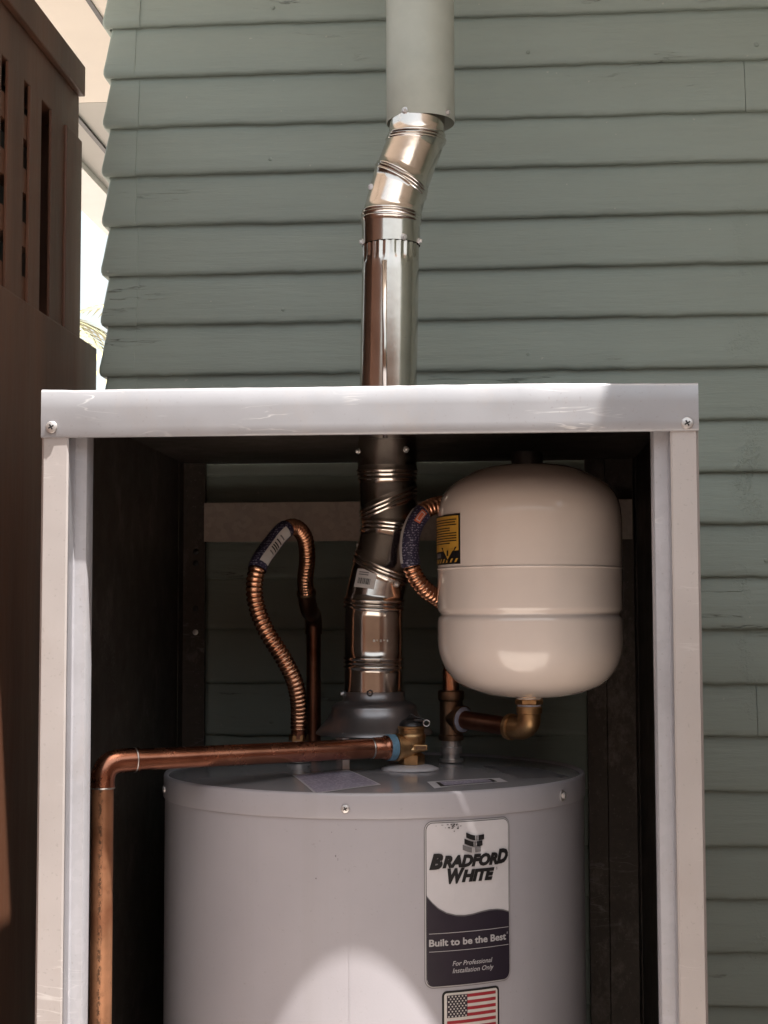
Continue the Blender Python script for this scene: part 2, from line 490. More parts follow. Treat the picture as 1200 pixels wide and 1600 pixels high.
JX = .402
for k in range(len(lines)):
    cuts = [-.600, JX if k in (8, 20) else None, 2.6]
    cuts = [q for q in cuts if q is not None]
    for j, (a, b) in enumerate(zip(cuts, cuts[1:])):
        part('clapboard', board(a+.0004, b-.0004, k, 100+k*7+j, random.uniform(-.0004, .0006)), 'siding', house, True, auto=50)
    if 5 <= k <= 26:
        for x in (-.36, .045, .43):
            if random.random() > .3: continue
            x += random.uniform(-.012, .012); zz = lines[k]+random.uniform(.020, .027)
            part('nail_head', orient(lathe([(.0034, 0), (.0033, .0006), (.0022, .0011), (0, .0012)], seg=10), (x, WALL+.0010, zz), (0, -1, .08)), 'siding', house, True)
    # folded corner cap over the mitred ends
    z = lines[k]; e = (lines[k-1] if k else z+.084)-z; rr = random.Random(900+k)
    xo = -.647+rr.uniform(-.0015, .0015); w = -.5945+rr.uniform(-.004, .004)
    rows = []
    for t, dy, dx in ((.001, .009, .004), (.0, .0040, -.001), (.002, .0010, -.0036), (.007, -.0012, -.0052), (.014, -.0014, -.0050), (.03, .0006, -.0020), (.055, .0048, .0015), (e-.004, .0092, .0052), (e+.004, .0104, .006)):
        zz = z+t-.0012
        rows.append([(xo+dx+.0, WALL+.06, zz), (xo+dx, WALL+dy+.004, zz), (xo+dx+.0016, WALL+dy+.0012, zz), (xo+dx+.005, WALL+dy, zz), (-.622, WALL+dy-.0002, zz), (w-.004, WALL+dy-.0001, zz), (w, WALL+dy+.0002, zz), (w+.0006, WALL+dy+.0022, zz)])
    part('corner_cap', grid(rows), 'siding', house, True, auto=50)
part('sheathing_wall', join(box(-.635, 2.6, WALL+.030, WALL+.16, -1.6, 1.498), box(-.635, -.5, WALL+.16, 7.0, -1.6, 1.498)), 'sheath', house)
for k in range(len(lines)):          # the same boards run back along the side wall
    z = lines[k]; e = (lines[k-1] if k else z+.084)-z
    V = [(-.649, WALL+.06, z), (-.649, 7, z), (-.636, 7, z+e), (-.636, WALL+.06, z+e), (-.636, WALL+.06, z), (-.636, 7, z)]
    part('clapboard', (V, [(0, 1, 2, 3), (0, 4, 5, 1), (0, 3, 4)]), 'siding', house)

H = 1.50                                # eave height
EY = 1.75                               # front edge of the overhang
part('soffit', box(-1.36, 2.6, EY+.03, 4.305, H, H+.012), 'soffit', house, label='beige front soffit boards')
part('soffit', box(-1.36, -.62, 4.32, 9.0, H+.004, H+.016), 'soffit2', house, label='grey soffit beyond the house corner')
part('soffit_joint', box(-1.258, -1.244, 3.9, 9.0, H-.004, H+.0035), 'dark', house)
part('soffit_joint', box(-.990, -.978, EY+.05, 4.25, H-.003, H-.0002), 'dark', house)
part('fascia', box(-1.505, -1.361, EY+.03, 9.0, H-.018, H+.15), 'fascia', house)
part('fascia', box(-1.505, 2.6, EY, EY+.028, H-.012, H+.15), 'fascia', house)
part('roof', box(-1.55, 2.65, EY-.02, 9.05, H+.152, H+.19), 'roof', house)
XE = .112+.25*(H+.08-.23)
part('added_side_wall', box(1.55, 1.68, .60, WALL-.001, -1.6, H-.012), 'siding', house)  # out-of-view wall, added to tone the vent reflections and dim the right side
sc = thing('added_shade_screen', 'unseen brown wooden screen added right of the cabinet to shade the wall', 'screen', (.66, 2.0, -1.6))  # out-of-view blocker, added to darken the lower right siding
part('post', box(.60, .69, .61, .70, -1.6, .32), 'brown', sc)
part('post', box(.60, .69, 2.35, 2.44, -1.6, .32), 'brown', sc)
for k in range(13):
    part('board', box(.635, .655, .704+k*.1265, .828+k*.1265, -1.56, .29), 'brown', sc)
part('porch_roof', box(XE, 2.6, .55, EY-.022, H-.01, H+.08), 'soffit', house, label='deeper beige porch roof on the right')

# ------------------------------------------------------------------ sheet-metal enclosure
XL, XR, YF, ZT, ZB, YB = -.5104, .2166, 1.68, .2546, .2019, 2.43
enc = thing('heater_enclosure', 'open aluminium sheet cabinet standing against the green wall around the water heater', 'cabinet', ((XL+XR)/2, 2.05, -1.6))
def header_geo():
    rows = []; n = 60
    rnd = random.Random(5)
    for i in range(n+1):
        t = i/n; x = XL-.0006+(XR-XL+.0012)*t
        wz = .0011*math.sin(t*3.0+.4)+.0005*math.sin(t*11)+rnd.gauss(0, .00012)+(.0010 if t < .06 else 0)*(1-t/.06)*1.8
        wy = .0007*math.sin(t*5+1)+.0004*math.sin(t*13)
        bl = .0009*(t-.5)*-1
        y = YF-.0032+wy
        rows.append([(x, y+.05, ZT+.0010+wz), (x, y+.004, ZT+.0006+wz), (x, y+.0012, ZT-.0004+wz), (x, y, ZT-.0024+wz), (x, y-.0002, ZT-.02), (x, y-.0002, ZB+.016+bl), (x, y-.0002+.0005*max(0, 1-t*2.2), ZB+.0125+bl), (x, y-.0002+.0004*max(0, 1-t*2.2), ZB+.002+bl),
                     (x, y+.0006, ZB+.0004+bl), (x, y+.0014, ZB+bl), (x, y+.010, ZB+.0006+bl), (x, y+.010, ZB+.0018+bl), (x, y+.0022, ZB+.003+bl), (x, y+.0022, ZT-.004), (x, y+.05, ZT-.002)])
    V, F = grid(rows); m = 15
    F.append(tuple(range(m))); F.append(tuple(range(n*m, n*m+m))[::-1])
    return V, F
hd = part('header', header_geo(), 'header', enc, True, auto=40)
screw(hd, (-.4985, YF-.0033, .2141), (0, -1, 0), .0068, .0030)
screw(hd, (.2046, YF-.0033, .2098), (0, -1, 0), .0068, .0030)
# posts: front face, return, inner flange
def post(xo, xi, xf, name_lab):
    sgn = 1 if xi > xo else -1
    p = part('post', sheet_z([(xo, YB), (xo, YF+.003), (xo+.0026*sgn, YF+.0004), (xi-.0022*sgn, YF+.0004), (xi-.0004*sgn, YF+.0020)], .0012, -1.58, ZB+.010), 'post', enc, True, name_lab, 30)
    part('fold', sheet_z([(xi, YF+.0032), (xi+.0003*sgn, YF+.010), (xi, YF+.0205)], .0011, -1.58, ZB+.010), 'edge', enc, True, None, 30)
    part('flange', sheet_z([(xi-.0004*sgn, YF+.021), (xi+.0012*sgn, YF+.0252), (xf, YF+.0252), (xf+.0016*sgn, YF+.028), (xf+.0016*sgn, YF+.046)], .0012, -1.58, ZB+.011), 'flange', enc, True, None, 30)
    return p
post(XL, -.4800, -.4660, 'bright sunlit left post')
post(XR, .1868, .1718, 'pinkish shaded right post')
for xx in (-.5104,):
    pass
# side, roof and floor panels
part('side_panel', box(XL+.0012, XL+.0026, YF+.05, 2.4575, -1.58, ZT-.0048), 'inner', enc)
part('side_panel', box(XR-.0026, XR-.0012, YF+.05, 2.4575, -1.58, ZT-.0048), 'inner', enc)
part('roof_panel', box(XL+.0005, XR-.0005, YF+.0475, 2.4585, ZT-.0045, ZT-.003), 'inner', enc)
part('roof_skin', box(XL-.0003, XR+.0003, YF+.0472, 2.4583, ZT-.0028, ZT-.0008), 'header', enc)
part('floor_panel', box(XL+.003, XR-.003, YF+.004, YB, -1.598, -1.585), 'inner', enc)
part('back_flange', sheet_z([(XL+.004, YB-.03), (XL+.006, YB-.004), (-.4697, YB-.004), (-.4690, YB+.004)], .0014, -1.58, ZT-.006), 'inner', enc)
part('back_flange', sheet_z([(XR-.004, YB-.03), (XR-.006, YB-.004), (.1670, YB-.004), (.1658, YB-.0015), (.1645, YB-.004), (.1366, YB-.004), (.1360, YB+.004)], .0014, -1.58, ZT-.006), 'inner', enc)
part('back_rail', join(box(-.4660, XR-.01, YB-.028, YB-.0265, .1208, .1824), box(-.466, XR-.01, YB-.0265, YB-.012, .1818, .1830)), 'rail', enc, label='horizontal galvanized rail across the back')
for z, mm in ((.106, 'black'), (.088, 'black'), (.016, 'black'), (-.022, 'zinc')):
    screw(enc, (-.4835, YB-.0048, z), (0, -1, 0), .0046, .0012, 'none', mm, 'bolt')

# ------------------------------------------------------------------ water heater
HX, HY, HR, Z1, Z2 = -.1685, 2.0654, .2784, -.2021, -.2317
heater = thing('water_heater', 'grey cylindrical water heater standing inside the open metal cabinet', 'water heater', (HX, HY, -1.585))
part('tank_body', lathe([(HR-.012, -1.584), (HR-.0012, -1.57)] + [(HR-.0012, -1.57+(1.57+Z2+.006)*k/12) for k in range(1, 13)], HX, HY, 128), 'tank', heater, True, auto=50)
part('trim_ring', lathe([(HR-.0011, Z2+.0004), (HR+.0006, Z2), (HR+.0009, Z2+.0010), (HR+.0006, Z2+.014), (HR+.0006, Z1-.0035), (HR-.0004, Z1-.0008), (HR-.0024, Z1), (HR-.0046, Z1-.0010), (HR-.0058, Z1-.0040), (HR-.0058, Z1-.0060)], HX, HY, 128, False), 'tank', heater, True, auto=60)
def dome(r): return Z1-.0035+.0115*(1-(r/(HR-.006))**2)
part('lid', lathe([(r, dome(r)) for r in [(HR-.0060)*(1-k/24) for k in range(25)]], HX, HY, 128, False), 'lid', heater, True)
for a in (-.039, 1.066, -1.245, 2.4, -2.6):
    z = -.2200
    screw(heater, (HX+(HR+.0007)*math.sin(a), HY-(HR+.0007)*math.cos(a), z), (math.sin(a), -math.cos(a), 0), .0052, .0030, 'hex' if a > 0 else 'pan', 'zinc')

def on_lid(pts, n=10, lift=.0005):
    """sheet stuck on the domed lid; pts are 4 plan corners"""
    a, b, c_, d = [Vector((p[0], p[1], 0)) for p in pts]; P = []
    for i in range(n+1):
        row = []
        for j in range(n+1):
            q = (a*(1-i/n)+b*(i/n))*(1-j/n)+(d*(1-i/n)+c_*(i/n))*(j/n)
            row.append((q.x, q.y, dome(math.hypot(q.x-HX, q.y-HY))+lift))
        P.append(row)
    return grid(P)
def shrink(p, k):
    cx = sum(q[0] for q in p)/4; cy = sum(q[1] for q in p)/4
    return [(cx+(q[0]-cx)*k, cy+(q[1]-cy)*k) for q in p]
s1 = [(-.262, 1.940), (-.196, 1.985), (-.144, 1.862), (-.217, 1.802)]
st = part('sticker', on_lid(s1), 'white', heater, label='lavender instruction sticker on the lid')
part('print', on_lid(shrink(s1, .94), lift=.0008), 'sticker', st)
s2 = [(-.0900, 1.889), (-.0020, 1.945), (.0085, 1.918), (-.0790, 1.845)]
st = part('sticker', on_lid(s2), 'white', heater, label='long white bordered sticker on the lid')
part('print', on_lid([(-.079, 1.887), (-.012, 1.931), (-.004, 1.913), (-.072, 1.857)], lift=.0008), 'black', st)
part('print', on_lid([(-.0745, 1.885), (-.0165, 1.925), (-.0095, 1.910), (-.0675, 1.863)], lift=.0011), 'sticker', st)
s3 = [(-.0240, 2.07), (.050, 2.085), (.0880, 2.005), (.0240, 1.955)]
st = part('sticker', on_lid(s3), 'midgrey', heater, label='dim grey sticker at the right of the lid')
part('print', on_lid(shrink(s3, .9), lift=.0008), 'sticker2', st)

# draft hood on legs
hood = part('draft_hood', lathe([(.0400, -.098), (.0412, -.0985), (.0415, -.109), (.0455, -.1115), (.0520, -.1135), (.0560, -.1165), (.0572, -.1205), (.0576, -.1255), (.0620, -.1330), (.0680, -.1405), (.0745, -.1475), (.0775, -.1512), (.0785, -.1540), (.0760, -.1552), (.0735, -.1500), (.040, -.120), (.0385, -.098)], HX, HY, 72, False), 'hood', heater, True, auto=60)
for a in (2.2, 3.3):
    x, y = HX+.070*math.cos(a-.9), HY+.070*math.sin(a-.9)
    part('hood_leg', box(x-.0045, x+.0045, y-.0012, y+.0012, -.197, -.146), 'hood', hood)
part('hood_leg', box(-.2045, -.1955, 1.998, 2.0005, -.196, -.149, .0006), 'zinc', hood)

# screw-in pipe nipples of the lid
NL, NR = (-.2735, 2.09), (-.0668, 2.10)
for x, y in (NL, NR):
    part('nipple', lathe([(.0165, -.1945), (.0165, -.1905), (.0115, -.190), (.0115, -.1835), (.0150, -.1830), (.0150, -.1745), (.0128, -.1740), (.0128, -.166)], x, y, 24), 'zinc', heater, True, auto=35)

# maker's label and flag on the front of the body
def on_body(geo2, lift):
    """(s along the circumference, z) -> on the cylinder"""
    r = HR-.0012+lift
    return [(HX+r*math.sin(s/HR), HY-r*math.cos(s/HR), z) for s, z in geo2[0]], geo2[1]
def rrect(x0, x1, z0, z1, rad, n=6, cols=16):
    """rounded rectangle cut in vertical strips so that it can bend"""
    xs = set([x0+(x1-x0)*k/cols for k in range(cols+1)])
    for k in range(n+1):
        o = rad*(1-math.cos(k/n*math.pi/2)); xs.add(x0+o); xs.add(x1-o)
    xs = sorted(xs); V = []; F = []
    for x in xs:
        o = min(x-x0, x1-x); dz = 0 if o >= rad else rad-math.sqrt(max(0, rad*rad-(rad-o)**2))
        V += [(x, z0+dz), (x, z1-dz)]
    for i in range(len(xs)-1): F.append((2*i, 2*i+2, 2*i+3, 2*i+1))
    return V, F
SX0, SX1, LZ0, LZ1 = .0803, .1936, -.4262, -.2353
LW, LH = SX1-SX0, LZ1-LZ0
def U(u): return SX0+LW*u
def Vv(v): return LZ1-LH*v
lab = part('brand_label', on_body(rrect(SX0, SX1, LZ0, LZ1, .0105), .0006), 'midgrey', heater, label='black and white maker label with rounded corners')
part('print', on_body(rrect(SX0+.0008, SX1-.0008, LZ0+.0008, LZ1-.0008, .0098), .0009), 'silver', lab)
part('print', on_body(rrect(SX0+.0021, SX1-.0021, LZ0+.0021, LZ1-.0021, .0085), .0012), 'black', lab)
bx0, bx1, bz0, bz1 = SX0+.0027, SX1-.0027, LZ0+.0027, LZ1-.0027
part('print', on_body(rrect(bx0, bx1, bz0, bz1, .0080), .0015), 'white', lab)
def wave(v_shift=0.0):
    pts = [(0, .452), (.06, .492), (.13, .528), (.22, .557), (.33, .575), (.43, .580), (.53, .576), (.63, .566), (.74, .560), (.84, .562), (.92, .570), (1, .586)]
    V, F = [], []; rad = .0080
    xs = [bx0+(bx1-bx0)*k/64 for k in range(65)]
    for x in xs:
        u = (x-bx0)/(bx1-bx0)
        for (a, va), (b, vb) in zip(pts, pts[1:]):
            if a <= u <= b+1e-9:
                v = va+(vb-va)*(u-a)/(b-a); break
        o = min(x-bx0, bx1-x); dz = 0 if o >= rad else rad-math.sqrt(max(0, rad*rad-(rad-o)**2))
        V += [(x, bz0+dz), (x, Vv(v+v_shift))]
    for i in range(64): F.append((2*i, 2*i+2, 2*i+3, 2*i+1))
    return V, F
part('print', on_body(wave(-.006), .0018), 'midgrey', lab)
part('print', on_body(wave(.002), .0021), 'plum', lab)
def put(body, u0, u1, vbase, cap, m, shear=0.0, bold=0.0):
    part('lettering', on_body(text_geo(body, U(u0), U(u1), Vv(vbase), LH*cap, shear, bold), .0025), m, lab)
put('B', .050, .200, .284, .082, 'black', .28, .068)
put('RADFOR', .190, .835, .280, .064, 'black', .28, .068)
put('D', .815, .965, .276, .078, 'black', .28, .068)
put('W', .245, .440, .374, .080, 'black', .28, .068)
put('HITE', .400, .790, .370, .064, 'black', .28, .068)
put('®', .808, .828, .318, .016, 'black')
def bar(u0, u1, v0, v1, m, n=10, bend=None):
    P = [[(U(u0+(u1-u0)*k/n), Vv(v+(bend((k/n)) if bend else 0))) for k in range(n+1)] for v in (v0, v1)]
    g = grid([[(a, b, 0) for a, b in r] for r in P]); part('print', on_body(([(p[0], p[1]) for p in g[0]], g[1]), .0025), m, lab)
bar(.045, .965, .672, .6755, 'silver'); bar(.045, .965, .779, .7825, 'silver')
put('Built to be the Best', .045, .930, .748, .040, 'silver', 0, .028)
put('®', .938, .958, .716, .014, 'silver')
put('For Professional', .295, .755, .872, .028, 'silver', .25, .008)
put('Installation Only', .295, .770, .915, .028, 'silver', .25, .008)
# waving banner emblem: three rows in two columns
for r_ in range(3):
    v0 = .078+r_*.036; lean = -.020*r_
    E0, E1 = .455, .665
    for (ua, ub) in ((.455, .560), (.566, .592), (.598, .665)):
        f = lambda t, ua=ua, ub=ub: .022*math.sin(min(1, (ua+(ub-ua)*t-E0)/(E1-E0)/.6)*math.pi/2)-.004*max(0, (ua+(ub-ua)*t-E0)/(E1-E0)-.6)/.4
        dk = ('black', 'black', 'midgrey')[r_]; lt = ('midgrey', 'midgrey', 'silver')[r_]
        bar(ua+lean, ub+lean, v0, v0+.031, lt if ub == .592 else dk, 8, f)
# scuff at the top of the label
rs = random.Random(3)
for _ in range(26):
    u = .30+rs.gauss(0, .05); v = .030+rs.gauss(0, .010)
    bar(u, u+rs.uniform(.006, .022), max(.02, v), max(.022, v)+rs.uniform(.002, .007), rs.choice(['midgrey', 'midgrey', 'black']), 2)
FX0, FX1, FZ0, FZ1 = .1012, .1762, -.4960, -.4302
flag = part('flag_label', on_body(rrect(FX0, FX1, FZ0, FZ1, .0055), .0006), 'black', heater, label='small national flag sticker with black border')
fx0, fx1, fz1 = FX0+.0058, FX1-.0052, FZ1-.0052
fh = .0470
part('print', on_body(rrect(FX0+.0025, FX1-.0025, fz1-fh-.003, FZ1-.0025, .0035), .0009), 'cream_white', flag)
def frect(x0, x1, z0, z1, m, lift, n=8):
    g = grid([[(x0+(x1-x0)*k/n, z, 0) for k in range(n+1)] for z in (z0, z1)])
    part('stripe' if m == 'red' else 'canton', on_body(([(p[0], p[1]) for p in g[0]], g[1]), lift), m, flag)
sh = fh/13
for k in range(0, 13, 2): frect(fx0, fx1, fz1-sh*(k+1), fz1-sh*k, 'red', .0012)
cw = (fx1-fx0)*.40; frect(fx0, fx0+cw, fz1-sh*7, fz1+.0002, 'plum', .0015)
SV, SF = [], []
for i in range(9):
    for j in range(6 if i % 2 == 0 else 5):
        cx = fx0+cw*((j+.5)/6 if i % 2 == 0 else (j+1)/6); cz = fz1-sh*7*(i+.5)/9; n0 = len(SV)
        for k in range(10):
            rr = .00150 if k % 2 == 0 else .00065; a = math.pi/2+k*math.pi/5
            SV.append((cx+rr*math.cos(a), cz+rr*math.sin(a)))
        SF.append(tuple(range(n0, n0+10)))
part('star', on_body((SV, SF), .0019), 'cream_white', flag)
part('seam', on_body(([(-.0072, -1.5), (-.0060, -1.5), (-.0060, Z2-.001), (-.0072, Z2-.001)], [(0, 1, 2, 3)]), .00025), 'tank', heater)
# small scuffs on the enamel
for s, z, w, h in ((-.0235, -.2735, .0014, .0022), (-.0205, -.2772, .0006, .0030), (-.047, -.300, .0016, .0016), (-.028, -.247, .0010, .0008), (.0003, -.2435, .0014, .0006)):
    part('scuff', on_body(([(s, z), (s+w, z+.0003), (s+w*.9, z-h), (s+.0002, z-h*.8)], [(0, 1, 2, 3)]), .0004), 'midgrey', heater)

# ------------------------------------------------------------------ vent pipe
VR = .0395
vent = thing('vent_pipe', 'shiny galvanized vent pipe with swivel elbows rising from the heater', 'vent pipe', (HX, HY, -.1066))
RIB = [(-.0085, 0), (-.0072, .0012), (-.0056, .0018), (-.0040, .0010), (-.0026, .0001), (-.0012, .0012), (.0, .0016), (.0012, .0010), (.0026, .0001), (.0040, .0012), (.0056, .0018), (.0072, .0012), (.0085, 0)]
def up_ring(c_, d, n, s, r):
    d = Vector(d).normalized(); return (Vector(c_)+d*s, d, n, r)
def segment(a, na, b, nb, rib_a, rib_b, r=VR, r_end=None):
    """one gore between joint centre a (plane na) and joint centre b (plane nb)"""
    a, b = Vector(a), Vector(b); d = (b-a).normalized(); L = []
    if rib_a:
        for s, h in RIB:
            if s >= 0: L.append(up_ring(a, d, na, s, r+h))
    else: L.append(up_ring(a, d, na, 0, r))
    ln = (b-a).length; na_, nb_ = Vector(na).normalized(), Vector(nb).normalized()
    for k in range(1, 6):
        t = k/6
        L.append((a+d*(.0085+(ln-.017)*t), d, na_.lerp(nb_, t), r))
    if rib_b:
        for s, h in RIB:
            if s <= 0: L.append((b+d*s, d, nb, r+h))
    else: L.append(up_ring(b, d, nb, 0, r))
    return rings(L, 48, False)
Zup = (0, 0, 1)
chain = [((-.1694, 2.065, -.1075), Zup, 0), ((-.1690, 2.065, -.0600), (.02, 0, 1), 1), ((-.1688, 2.065, .0190), (.05, -.05, 1), 1),
         ((-.1585, 2.072, .0690), (.42, -.12, 1), 1), ((-.1475, 2.088, .1200), (.10, .10, 1), 1), ((-.1512, 2.097, .1560), (-.42, -.05, 1), 1), ((-.1527, 2.10, .1960), (.0, -.04, 1), 1), ((-.1526, 2.10, .2420), Zup, 0)]
for i, ((a, na, ra), (b, nb, rb)) in enumerate(zip(chain, chain[1:])):
    part('elbow_segment' if 2 <= i <= 5 else 'pipe_section', segment(a, na, b, nb, ra, rb, VR+(.0012 if i in (6,) else 0)), 'vent', vent, True, auto=60)
# straight crimped pipe through the cabinet roof
def crimped():
    seg = 96; P = []
    top, bot = .532, .2430
    a0, a1 = Vector((-.1525, 2.10, bot)), Vector((-.1463, 2.10, top))
    for k, (z, cr) in enumerate([(bot, 0), (bot+.08, 0), (bot+.16, 0), (.475, 0), (.489, 0), (.4935, .5), (.499, 1), (.515, 1), (top, 1)]):
        t = (z-bot)/(top-bot); c_ = a0.lerp(a1, t); row = []
        for j in range(seg):
            a = 2*math.pi*j/seg; r = VR-cr*.0018*(1 if (j % 4) in (0, 1) else 0)-cr*.0004
            row.append((c_.x+r*math.cos(a), c_.y+r*math.sin(a), z))
        P.append(row)
    return grid(P, True)
part('pipe_section', crimped(), 'vent', vent, True, auto=50)
part('pipe_seam', sheet_z([(-.1500-.006, 2.0617), (-.1500-.0045, 2.0600), (-.1500-.001, 2.0594), (-.1500+.0002, 2.0607)], .0009, .243, .487), 'vent', vent, True)
chain2 = [((-.1464, 2.10, .5160), Zup, 0), ((-.1463, 2.10, .5560), (.06, .02, 1), 1), ((-.1335, 2.122, .6150), (.62, .0, 1), 1), ((-.1132, 2.158, .6850), (.04, -.06, 1), 1), ((-.1105, 2.165, .7600), Zup, 0)]
for i, ((a, na, ra), (b, nb, rb)) in enumerate(zip(chain2, chain2[1:])):
    part('elbow_segment', segment(a, na, b, nb, ra, rb, VR+.0010 if i == 0 else VR+.0002), 'vent', vent, True, auto=60)
def vscrew(a, z, cx, cy, r): screw(vent, (cx+r*math.sin(a), cy-r*math.cos(a), z), (math.sin(a), -math.cos(a), 0), .0034, .0026, 'hex', 'zinc')
for a in (-1.3, .52, 1.35): vscrew(a, .5195, -.1464, 2.10, VR+.001)
for a in (-1.25, .75): vscrew(a, .228, -.1526, 2.10, VR+.001)
vscrew(-1.2, .098, -.150, 2.083, VR+.001); vscrew(-1.35, -.101, HX, HY, .0415); vscrew(1.0, .1, -.15, 2.08, VR+.001)
vscrew(.75, .045, -.164, 2.068, VR+.001)
part('hanger_hole', orient(lathe([(.0026, 0), (.0042, .0006), (.0042, .0014), (.0026, .0016), (.0024, 0)], seg=16, cap=False), (-.1710, HY-VR-.0022, -.0985), (0, -1, .02)), 'dark', vent, True)
part('rivet', orient(lathe([(.0042, 0), (.004, .0006), (0, .0009)], seg=10), (-.1710, 2.094-.0372, .588), (-.55, -1, 0)), 'white', vent, True)
# paper slip with a bar code on the lower elbow
def on_tube(c_, d, r, a0, a1, t0, t1, lift, n=8):
    c_ = Vector(c_); d = Vector(d).normalized(); f = Vector((0, -1, 0)); f = (f-d*f.dot(d)).normalized(); w = f.cross(d)*-1
    return grid([[tuple(c_+d*(t0+(t1-t0)*j/4)+(f*math.cos(a0+(a1-a0)*k/n)+w*math.sin(a0+(a1-a0)*k/n))*(r+lift)) for k in range(n+1)] for j in range(5)])
lc, ld = (-.1688, 2.065, .0190), Vector((-.1585+.1688, .007, .05)); sgn = 1
slip = part('paper_slip', on_tube(lc, ld, VR, -.80, -.02, .0135, .0385, .0004), 'slip', vent)
rs = random.Random(11); a = -.66
while a < -.20:
    w_ = rs.choice([.012, .02, .032]); part('bar_code', on_tube(lc, ld, VR, a, a+w_, .0185, .0265, .0007, 1), 'black', slip); a += w_+rs.choice([.014, .022])
for t in (.0305, .0335): part('print', on_tube(lc, ld, VR, -.68, -.30, t, t+.0014, .0007, 6), 'midgrey', slip)
for k, w_ in enumerate((.07, .03, .05, .05, .06)):       # worn stamped marks on the lower pipe
    a = .06+k*.115
    part('stamp', on_tube((-.1689, 2.065, -.0600), Zup, VR, a, a+w_, .0285+.001*(k % 2), .0315, .0003, 2), 'bone', vent)

sleeve = thing('painted_vent_sleeve', 'wide vertical vent pipe painted sage grey above the shiny elbow', 'vent pipe', (-.1085, 2.168, .70))
SXc, SYc, SR, SZb = -.1080, 2.169, .0492, .7105
part('pipe', lathe([(SR-.0012, 1.498), (SR-.0012, SZb+.002), (SR-.0006, SZb), (SR, SZb+.0008), (SR, .80), (SR, .90), (SR, 1.0), (SR, 1.3), (SR, 1.498)], SXc, SYc, 64, False), 'sleeve', sleeve, True, auto=50)
for a in (-.42, .93): screw(sleeve, (SXc+SR*math.sin(a), SYc-SR*math.cos(a), SZb+.0055), (math.sin(a), -math.cos(a), 0), .0036, .0028, 'hex', 'zinc')

# ------------------------------------------------------------------ expansion tank
TX, TY, TR = .0392, 2.0, .1196
et = thing('expansion_tank', 'cream enamelled expansion tank on a brass elbow at upper right', 'expansion tank', (TX, TY, -.107))
prof = [(.0, .1990), (.018, .1988), (.036, .1975), (.054, .1945), (.071, .1893), (.086, .1812), (.0965, .1755), (.1045, .1685), (.1112, .1600), (.1155, .1508), (.1181, .1400), (.1192, .1290), (TR, .112), (TR, .085), (TR, .0655)]
low = [(TR, .0590), (TR, .030), (TR, .013), (TR-.0006, .0092), (TR-.0026, .0066), (TR-.0040, .0042), (TR-.0040, .0034), (TR-.0022, .0016), (TR-.0004, -.0008), (TR, -.005), (TR, -.025), (.1193, -.036), (.1180, -.045), (.1153, -.054), (.1112, -.0632), (.106, -.0712), (.100, -.0783), (.094, -.0838), (.085, -.0890), (.076, -.0927), (.060, -.0980), (.044, -.1012), (.026, -.1030), (.0, -.1036)]
part('upper_shell', lathe(prof+[(TR, .0640)], TX, TY, 96, False), 'cream', et, True)
part('weld_seam', lathe([(TR-.0006, .0642), (TR+.0006, .0638), (TR+.0010, .0625), (TR+.0006, .0612), (TR-.0006, .0608)], TX, TY, 96, False), 'cream', et, True)
part('lower_shell', lathe([(TR, .0610)]+low, TX, TY, 96, False), 'cream', et, True)
part('valve_cap', lathe([(.0205, .1960), (.0205, .2105), (.0185, .2150), (.0, .2155)], TX-.002, TY, 32, False), 'dark', et, True, auto=40)
part('neck', lathe([(.016, -.1010), (.016, -.1045), (.0150, -.1052)], TX-.0022, TY, 32, False), 'cream', et, True)
part('hex_collar', lathe([(.0168, -.1050), (.0180, -.1065), (.0180, -.1105), (.0165, -.1120)], TX-.0022, TY, 6), 'brass', et, False)
part('thread_tape', lathe([(.0150, -.1118), (.0152, -.1128), (.0150, -.1148)], TX-.0022, TY, 28, False), 'white_tape', et, True)
def on_tank(a0, a1, z0, z1, lift, n=8):
    r = TR+lift
    return grid([[(TX+r*math.sin(a0+(a1-a0)*k/n), TY-r*math.cos(a0+(a1-a0)*k/n), z) for k in range(n+1)] for z in (z0, z1)])
A0, A1, W0, W1 = -1.50, -.817, .0672, .1302
wl_ = part('warning_label', on_tank(A0, A1, W0, W1, .0004), 'black', et, label='yellow and black warning sticker')
part('print', on_tank(A0+.02, A1-.025, W0+.0168, W1-.0022, .0007), 'yellow', wl_)
rs = random.Random(4); z = W1-.0062; k = 0
while z > W0+.0245:
    a1 = A1-.055-rs.choice([0, 0, .02, .12]); part('print', on_tank(A0+.05, a1, z-.0013, z, .0010), 'black', wl_); z -= .0032 if k != 2 else .0042; k += 1
for i in range(7):
    a = A1-.10-i*.085
    g = [(a, W0+.0022), (a+.035, W0+.0022), (a+.070, W0+.0070), (a+.035, W0+.0070)]
    part('print', ([(TX+(TR+.0009)*math.sin(p), TY-(TR+.0009)*math.cos(p), z) for p, z in g], [(0, 1, 2, 3)]), 'yellow', wl_)
def tri(c0, zz, wa, h, lift, m):
    g = [(c0-wa, zz+h), (c0+wa, zz+h), (c0, zz)]
    part('print', ([(TX+(TR+lift)*math.sin(p), TY-(TR+lift)*math.cos(p), z) for p, z in g], [(0, 1, 2)]), m, wl_)
tri(A1-.215, W0+.0030, .165, .0185, .0013, 'black'); tri(A1-.215, W0+.0060, .120, .0138, .0016, 'yellow')
part('print', on_tank(A1-.232, A1-.198, W0+.0105, W0+.0175, .0019, 2), 'black', wl_)
part('print', on_tank(A0+.10, A1-.40, W0+.0090, W0+.0145, .0010), 'midgrey', wl_)

